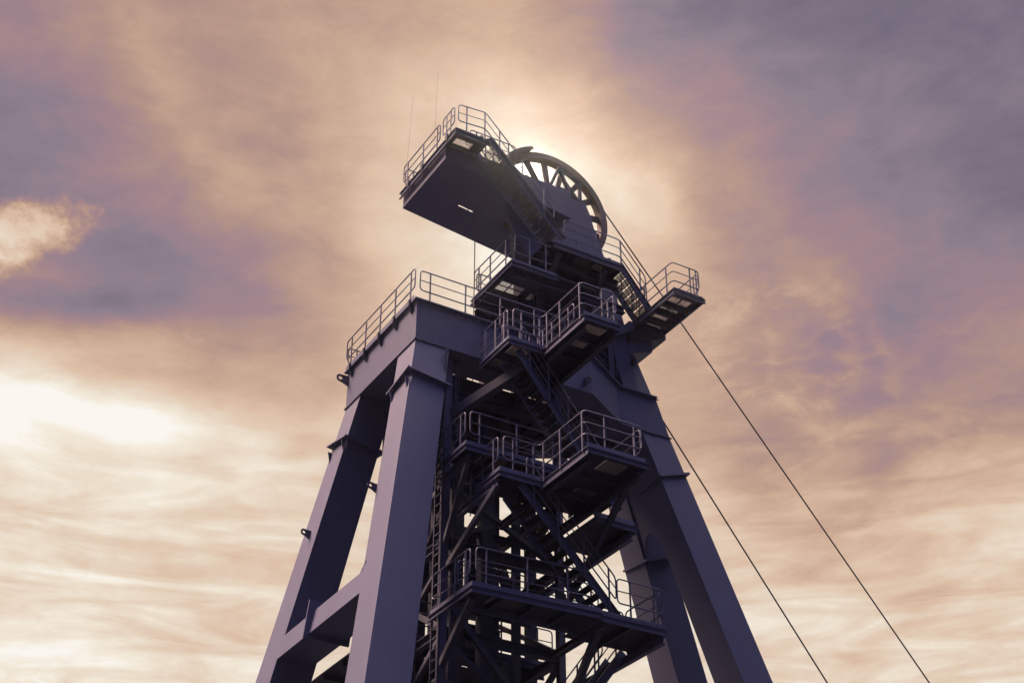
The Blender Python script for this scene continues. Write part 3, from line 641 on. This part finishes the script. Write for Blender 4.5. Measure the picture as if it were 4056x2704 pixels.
# --- left wheel-base platform
ZV = 30.0
PV = thing('access_platform', 'platform under the top housing with a bright open grating panel and left side rails', 'platform', (21, 34.8, ZV-.3), 'upper walkway platforms')
deck(PV, [(19.82, 23.0, 33.5, 36.05)], ZV, [(19.97, 20.44, 34.58, 34.80), (20.47, 20.95, 34.58, 34.80), (19.97, 20.44, 34.83, 35.10), (20.47, 20.95, 34.83, 35.10), (21.25, 21.9, 34.7, 35.1)], 'none', pitch=.045, bar=.007)
fascia(PV, [(19.82, 36.05), (19.82, 33.5)], ZV, toe=.1); fascia(PV, [(19.82, 33.5), (21.5, 33.5)], ZV, toe=.1); fascia(PV, [(23.0, 36.05), (19.82, 36.05)], ZV, toe=0)
railing(PV, [(19.86, 33.6, ZV), (19.86, 36.0, ZV)], [.35, 1.35, 2.1], (False, True))
railing(PV, [(19.95, 33.53, ZV), (21.3, 33.53, ZV)], [.55, 1.15], (True, False))
railing(PV, [(19.95, 36.0, ZV), (20.6, 36.0, ZV)], [.15, .5])
bm = new(); beam(bm, (20.0, 36.2, ZV-.42), (23.6, 36.2, ZV-.42), .2, .34, prof='I'); link('support_beam', bm, M_DARK, PV)
bm = new(); beam(bm, (20.0, 33.7, ZV-.30), (24.2, 33.7, ZV-.30), .2, .24, prof='I'); link('support_beam', bm, M_DARK, PV)
bm = new(); beam(bm, (19.90, 33.6, ZV-.17), (19.90, 36.0, ZV-.17), .06, .2, prof='I'); link('joist', bm, M_DARK, PV)
# ================================================================ sheave support, housing and top deck
SH = thing('wheel_housing', 'solid plated housing and long flat-bottomed box deck cantilevered at the very top', 'housing', (21, YC, 30))
def side(y0, y1):
    bm = new()
    poly = [(21.4, 29.95), (25.15, 29.95), (24.75, 31.5), (24.37, 32.76), (24.04, 33.67), (23.83, 34.38), (23.66, 34.80), (20.98, 34.80), (20.75, 34.95), (20.52, 35.45), (20.35, 35.3), (20.47, 33.2), (20.8, 32.4), (21.4, 31.7)]
    prism(bm, poly, 'y', y0, y1); link('side_plate', bm, M_PAINT, SH)
side(34.95, 35.03)
bm = new(); prism(bm, [(21.7, 29.95), (25.15, 29.95), (24.75, 31.5), (24.37, 32.76), (24.04, 33.67), (23.83, 34.38), (23.66, 34.80), (20.98, 34.80), (20.9, 34.43), (21.7, 33.9)], 'y', 36.50, 36.58); link('side_plate', bm, M_PAINT, SH)
bm = new(); nr = [(21.44, 30.07), (21.44, 31.72), (20.84, 32.44), (20.50, 33.23), (20.45, 33.6)]; fr = [(21.72, 30.07), (21.72, 31.72), (21.65, 32.44), (21.5, 33.23), (21.5, 33.6)]
for i in range(4):
    q = [V3((nr[i][0], 35.035, nr[i][1])), V3((nr[i+1][0], 35.035, nr[i+1][1])), V3((fr[i+1][0], 36.495, fr[i+1][1])), V3((fr[i][0], 36.495, fr[i][1]))]
    hull8(bm, q, [p+V3((.05, 0, 0)) for p in q])
link('end_plate', bm, M_DARK, SH)
bm = new(); prism(bm, [(21.42, 30.0), (24.9, 30.0), (24.9, 30.06), (21.42, 30.06)], 'y', 35.04, 36.49); link('bottom_plate', bm, M_DARK, SH)
# trestle between girders and housing
bm = new(); prism(bm, [(21.3, 27.31), (23.6, 27.31), (24.0, 29.9), (20.9, 29.9)], 'y', 35.0, 36.55); link('trestle', bm, M_DARK, SH)
for x in (21.2, 23.9):
    bm = new(); beam(bm, (x, 34.2, 27.31), (x, 34.2, 29.6), .2, .2, prof='I'); link('trestle_post', bm, M_DARK, SH)
# the box deck with sloping soffit
zs = lambda x: 33.86-(x-17.76)*.1178
bm = new()
for (x0, x1, y0, y1) in ((17.76, 22.6, 34.28, 36.02), (17.76, 19.22, 36.02, 36.10), (19.78, 22.6, 36.02, 36.10), (17.76, 22.6, 36.10, 37.36)):
    prism(bm, [(x0, zs(x0)), (x1, zs(x1)), (x1, zs(x1)+.03), (x0, zs(x0)+.03)], 'y', y0, y1)
link('soffit_plate', bm, M_PAINT, SH)
for y in (34.30, 37.30):
    bm = new(); prism(bm, [(17.76, 33.892), (22.6, zs(22.6)+.032), (22.6, 34.45), (17.76, 34.45)], 'y', y, y+.04); link('box_web', bm, M_PAINT, SH)
bm = new(); box(bm, 17.765, 17.80, 34.345, 37.295, 33.90, 34.45); link('box_web', bm, M_PAINT, SH)
TD = thing('top_platform', 'topmost maintenance deck with a railed left end beside the sheave wheel', 'platform', (19.3, 35.4, 34.4), 'upper walkway platforms')
ZTD = 34.50
deck(TD, [(17.70, 18.95, 33.50, 34.27)], ZTD, [(17.92, 18.55, 33.85, 34.15)], 'none', pitch=.045, bar=.007)
deck(TD, [(17.70, 19.0, 34.28, 37.36), (19.0, 20.6, 34.28, 36.8), (19.0, 20.6, 37.28, 37.36)], ZTD, [], 'none')
fascia(TD, [(17.68, 37.36), (17.68, 33.48)], ZTD, h=.28, toe=.08); fascia(TD, [(17.68, 33.48), (18.95, 33.48)], ZTD, h=.22, toe=.08)
for y in (34.0, 35.75, 36.75):
    bm = new(); prism(bm, [(17.60, ZTD+.1), (17.66, ZTD+.1), (17.66, ZTD-.3), (17.60, ZTD-.12)], 'y', y-.07, y+.07); link('rail_bracket', bm, M_DARK, TD)
railing(TD, [(17.72, 37.3, ZTD), (17.72, 34.65, ZTD)], [.3, 1.45, 2.45])
railing(TD, [(17.72, 34.45, ZTD), (17.72, 33.65, ZTD)], [.25, .55])
railing(TD, [(17.78, 33.50, ZTD), (18.75, 33.40, ZTD), (21.35, 33.38, ZW+.28)], [.3, .95, 1.75, 3.0, 4.2], (True, True))
railing(TD, [(17.8, 37.34, ZTD), (20.6, 37.34, ZTD)], [.3, 1.4, 2.5])
railing(TD, [(18.72, 34.40, ZTD), (20.5, 34.40, ZTD)], [.25, .9, 1.5])
FL = thing('floodlight', 'small boxy floodlight on a bracket behind the railing of the topmost deck', 'floodlight', (18.75, 34.45, 35.2))
bm = new(); hull8(bm, [(18.62, 34.36, 35.08), (18.86, 34.36, 35.08), (18.82, 34.54, 35.12), (18.66, 34.54, 35.12)], [(18.62, 34.36, 35.38), (18.86, 34.36, 35.38), (18.82, 34.54, 35.34), (18.66, 34.54, 35.34)]); link('lamp_body', bm, M_DARK, FL)
bm = new(); tube(bm, [(18.60, 34.45, 35.22), (18.58, 34.45, 34.98), (18.74, 34.45, 34.90), (18.90, 34.45, 34.98), (18.88, 34.45, 35.22)], .018, 6); tube(bm, [(18.74, 34.45, 34.5), (18.74, 34.45, 34.9)], .025, 6); link('lamp_bracket', bm, M_DARK, FL)
# welded stiffener seams across the box deck soffit
for x in (19.9, 21.6):
    bm = new(); hull8(bm, [(x, 34.34, zs(x)-.012), (x+.02, 34.34, zs(x)-.012), (x+.02, 37.3, zs(x)-.012), (x, 37.3, zs(x)-.012)], [(x, 34.34, zs(x)-.001), (x+.02, 34.34, zs(x)-.003), (x+.02, 37.3, zs(x)-.003), (x, 37.3, zs(x)-.001)]); link('weld_seam', bm, M_PAINT, SH)
# ================================================================ stairs
def stair_thing(label, A, B, wy, **k):
    t = thing('stair_flight', label, 'stairs', tuple((V3(A)+V3(B))/2), 'steel stair flights')
    stair(t, A, B, wy, **k); return t
stair_thing('lowest visible stair flight rising left from the lowest platform against the bright sky', (21.95, 31.46, ZL+.03), (18.95, 31.46, ZM-.30), .78)
stair_thing('dark stair flight rising left from the middle platform to the upper stair platform', (22.2, 31.72, ZM+.03), (19.0, 31.72, ZU-.30), .78)
stair_thing('long steep stair flight leading up left to the topmost deck', (21.62, 33.42, ZW+.05), (18.95, 33.42, ZTD-.02), .80, rails=(False, True))
stair_thing('short stair flight sloping down right to the far right platform', (25.3, 33.70, ZP+.02), (24.15, 33.70, ZW-.02), .75, rails=(False, True))
stair_thing('stair flight seen from below rising right at the bottom edge under the lowest platform', (21.3, 33.2, 14.95), (23.2, 33.2, ZL-.1), .78)
# continuous handrail from the top deck down the stair
# ================================================================ sheave wheel
WC = V3((22.75, YC, 34.75)); WR = 2.28
SW = thing('sheave_wheel', 'large spoked sheave wheel catching the sun at the top of the headframe', 'sheave wheel', tuple(WC))
def ring(bm, prof, n=72):
    rs = []
    for i in range(n):
        a = 2*math.pi*i/n; rs.append([bm.verts.new((WC.x+math.cos(a)*r, WC.y+y, WC.z+math.sin(a)*r)) for r, y in prof])
    for i in range(n):
        A, B = rs[i], rs[(i+1) % n]; k = len(prof)
        for j in range(k): bm.faces.new((A[j], A[(j+1) % k], B[(j+1) % k], B[j]))
bm = new(); ring(bm, [(WR, -.15), (WR-.08, -.05), (WR-.08, .05), (WR, .15), (WR-.24, .15), (WR-.26, .10), (WR-.26, -.10), (WR-.24, -.15)])
rim = link('rim', bm, M_WHEEL, SW)
bm = new(); ring(bm, [(.42, -.22), (.42, .22), (.12, .22), (.12, -.22)], 32); link('hub', bm, M_WHEEL, SW)
for i in range(16):
    a = 2*math.pi*(i+.35)/16; d = V3((math.cos(a), 0, math.sin(a))); s = V3((-math.sin(a), 0, math.cos(a)))
    bm = new(); r0, r1 = .38, WR-.22
    hull8(bm, [WC+d*r0+s*.07+V3((0, .05, 0)), WC+d*r0-s*.07+V3((0, .05, 0)), WC+d*r0-s*.07-V3((0, .05, 0)), WC+d*r0+s*.07-V3((0, .05, 0))],
              [WC+d*r1+s*.11+V3((0, .05, 0)), WC+d*r1-s*.11+V3((0, .05, 0)), WC+d*r1-s*.11-V3((0, .05, 0)), WC+d*r1+s*.11-V3((0, .05, 0))]); link('spoke', bm, M_WHEEL, SW)
bm = new(); tube(bm, [WC+V3((0, -1.1, 0)), WC+V3((0, 1.1, 0))], .11, 16); link('axle', bm, M_WHEEL, SW)
# rope guard hood over the left of the wheel
HG = thing('rope_guard', 'curved brown plate guard hugging the left side of the sheave wheel', 'guard', (20.6, YC, 35.6))
bm = new()
for i in range(10):
    a0, a1 = math.radians(116+4.2*i), math.radians(116+4.2*(i+1))
    q = [V3((WC.x+math.cos(a)*r, 0, WC.z+math.sin(a)*r)) for a, r in ((a0, 2.305+.013*i), (a1, 2.318+.013*i), (a1, 2.26+.013*i), (a0, 2.25+.013*i))]
    hull8(bm, [p+V3((0, YC-.42, 0)) for p in q], [p+V3((0, YC+.42, 0)) for p in q])
link('hood_plate', bm, M_WHEEL, HG)
for y in (-.46, .44):
    bm = new()
    for i in range(10):
        a0, a1 = math.radians(116+4.2*i), math.radians(116+4.2*(i+1))
        q = [V3((WC.x+math.cos(a)*r, YC+y, WC.z+math.sin(a)*r)) for a, r in ((a0, 2.315+.013*i), (a1, 2.328+.013*i), (a1, 2.20), (a0, 2.20))]
        hull8(bm, q, [p+V3((0, .02, 0)) for p in q])
    link('hood_rim', bm, M_WHEEL, HG)
# bearing pedestals and service frame on the right of the wheel
BF = thing('service_frame', 'small frame of struts and bearing pedestals at the right of the sheave wheel', 'frame', (23.4, YC, 34.8))
for y in (34.99, 36.54):
    bm = new(); prism(bm, [(22.35, 34.80), (23.15, 34.80), (22.98, 35.05), (22.52, 35.05)], 'y', y-.12, y+.12); link('bearing_pedestal', bm, M_DARK, BF)
    for (a, b) in (((22.2, 34.8), (22.75, 36.2)), ((23.3, 34.8), (22.75, 36.2)), ((23.6, 34.8), (23.6, 35.9)), ((22.75, 36.2), (23.6, 35.9)), ((23.0, 35.6), (23.6, 34.9))):
        bm = new(); beam(bm, (a[0], y+.2, a[1]), (b[0], y+.2, b[1]), .09, .12, upv=(0, 1, 0)); link('strut', bm, M_DARK, BF)
railing(BF, [(20.9, 36.6, 34.8), (23.6, 36.6, 34.8)], 1.1, (True, True))
# ================================================================ ropes, cable, masts
def rope(name, label, cat, a, b, r, sag=0.0, group=None):
    bm = new(); a, b = V3(a), V3(b); pts = [a+(b-a)*t/16-V3((0, 0, sag*4*(t/16)*(1-t/16))) for t in range(17)]
    tube(bm, pts, r, 6); o = link(name, bm, M_ROPE); o['label'] = label; o['category'] = cat
    if group: o['group'] = group
dr = V3((37.72-24.92, 0, 20.26-35.65)); 
tA = V3((24.92, YC, 35.65)) - dr.normalized()*.6
rope('winding_rope', 'upper taut wire rope running from the wheel top down to the right edge', 'rope', tA, V3((24.92, YC, 35.65))+dr*2.27, .028, group='winding ropes')
dr2 = V3((32.39-27.04, 0, 20.3-27.48))
rope('winding_rope', 'lower taut wire rope emerging behind the right leg', 'rope', V3((27.04, YC, 27.48))-dr2.normalized()*9.5, V3((27.04, YC, 27.48))+dr2*3.78, .028, group='winding ropes')
rope('hoist_cable', 'thin vertical cable hanging from the top housing past the left platform', 'cable', (19.72, 35.76, 33.6), (19.72, 35.76, 22.0), .018)
rope('antenna_mast', 'thin whip antenna on the outer corner of the top deck railing', 'antenna', (17.70, 37.11, 34.6), (17.78, 36.98, 38.7), .0045, group='whip antennas')
rope('antenna_mast', 'taller whip antenna near the middle of the top deck railing', 'antenna', (17.70, 35.04, 34.6), (17.76, 35.04, 38.3), .0045, group='whip antennas')

# ================================================================ thin volume added to imitate lens bloom round the sun
hz = new(); box(hz, -920, 920, -920, 920, -1, 41); hb = link('bloom_haze', hz, M_ROPE); hb['kind'] = 'stuff'
hm = bpy.data.materials.new('bloom_volume'); hm.use_nodes = True; hm.node_tree.nodes.clear()
pv = hm.node_tree.nodes.new('ShaderNodeVolumePrincipled'); mo = hm.node_tree.nodes.new('ShaderNodeOutputMaterial'); hm.node_tree.links.new(pv.outputs[0], mo.inputs['Volume'])
pv.inputs['Density'].default_value = .0002; pv.inputs['Anisotropy'].default_value = .945; pv.inputs['Color'].default_value = (1, .95, .9, 1)
hb.data.materials.clear(); hb.data.materials.append(hm)
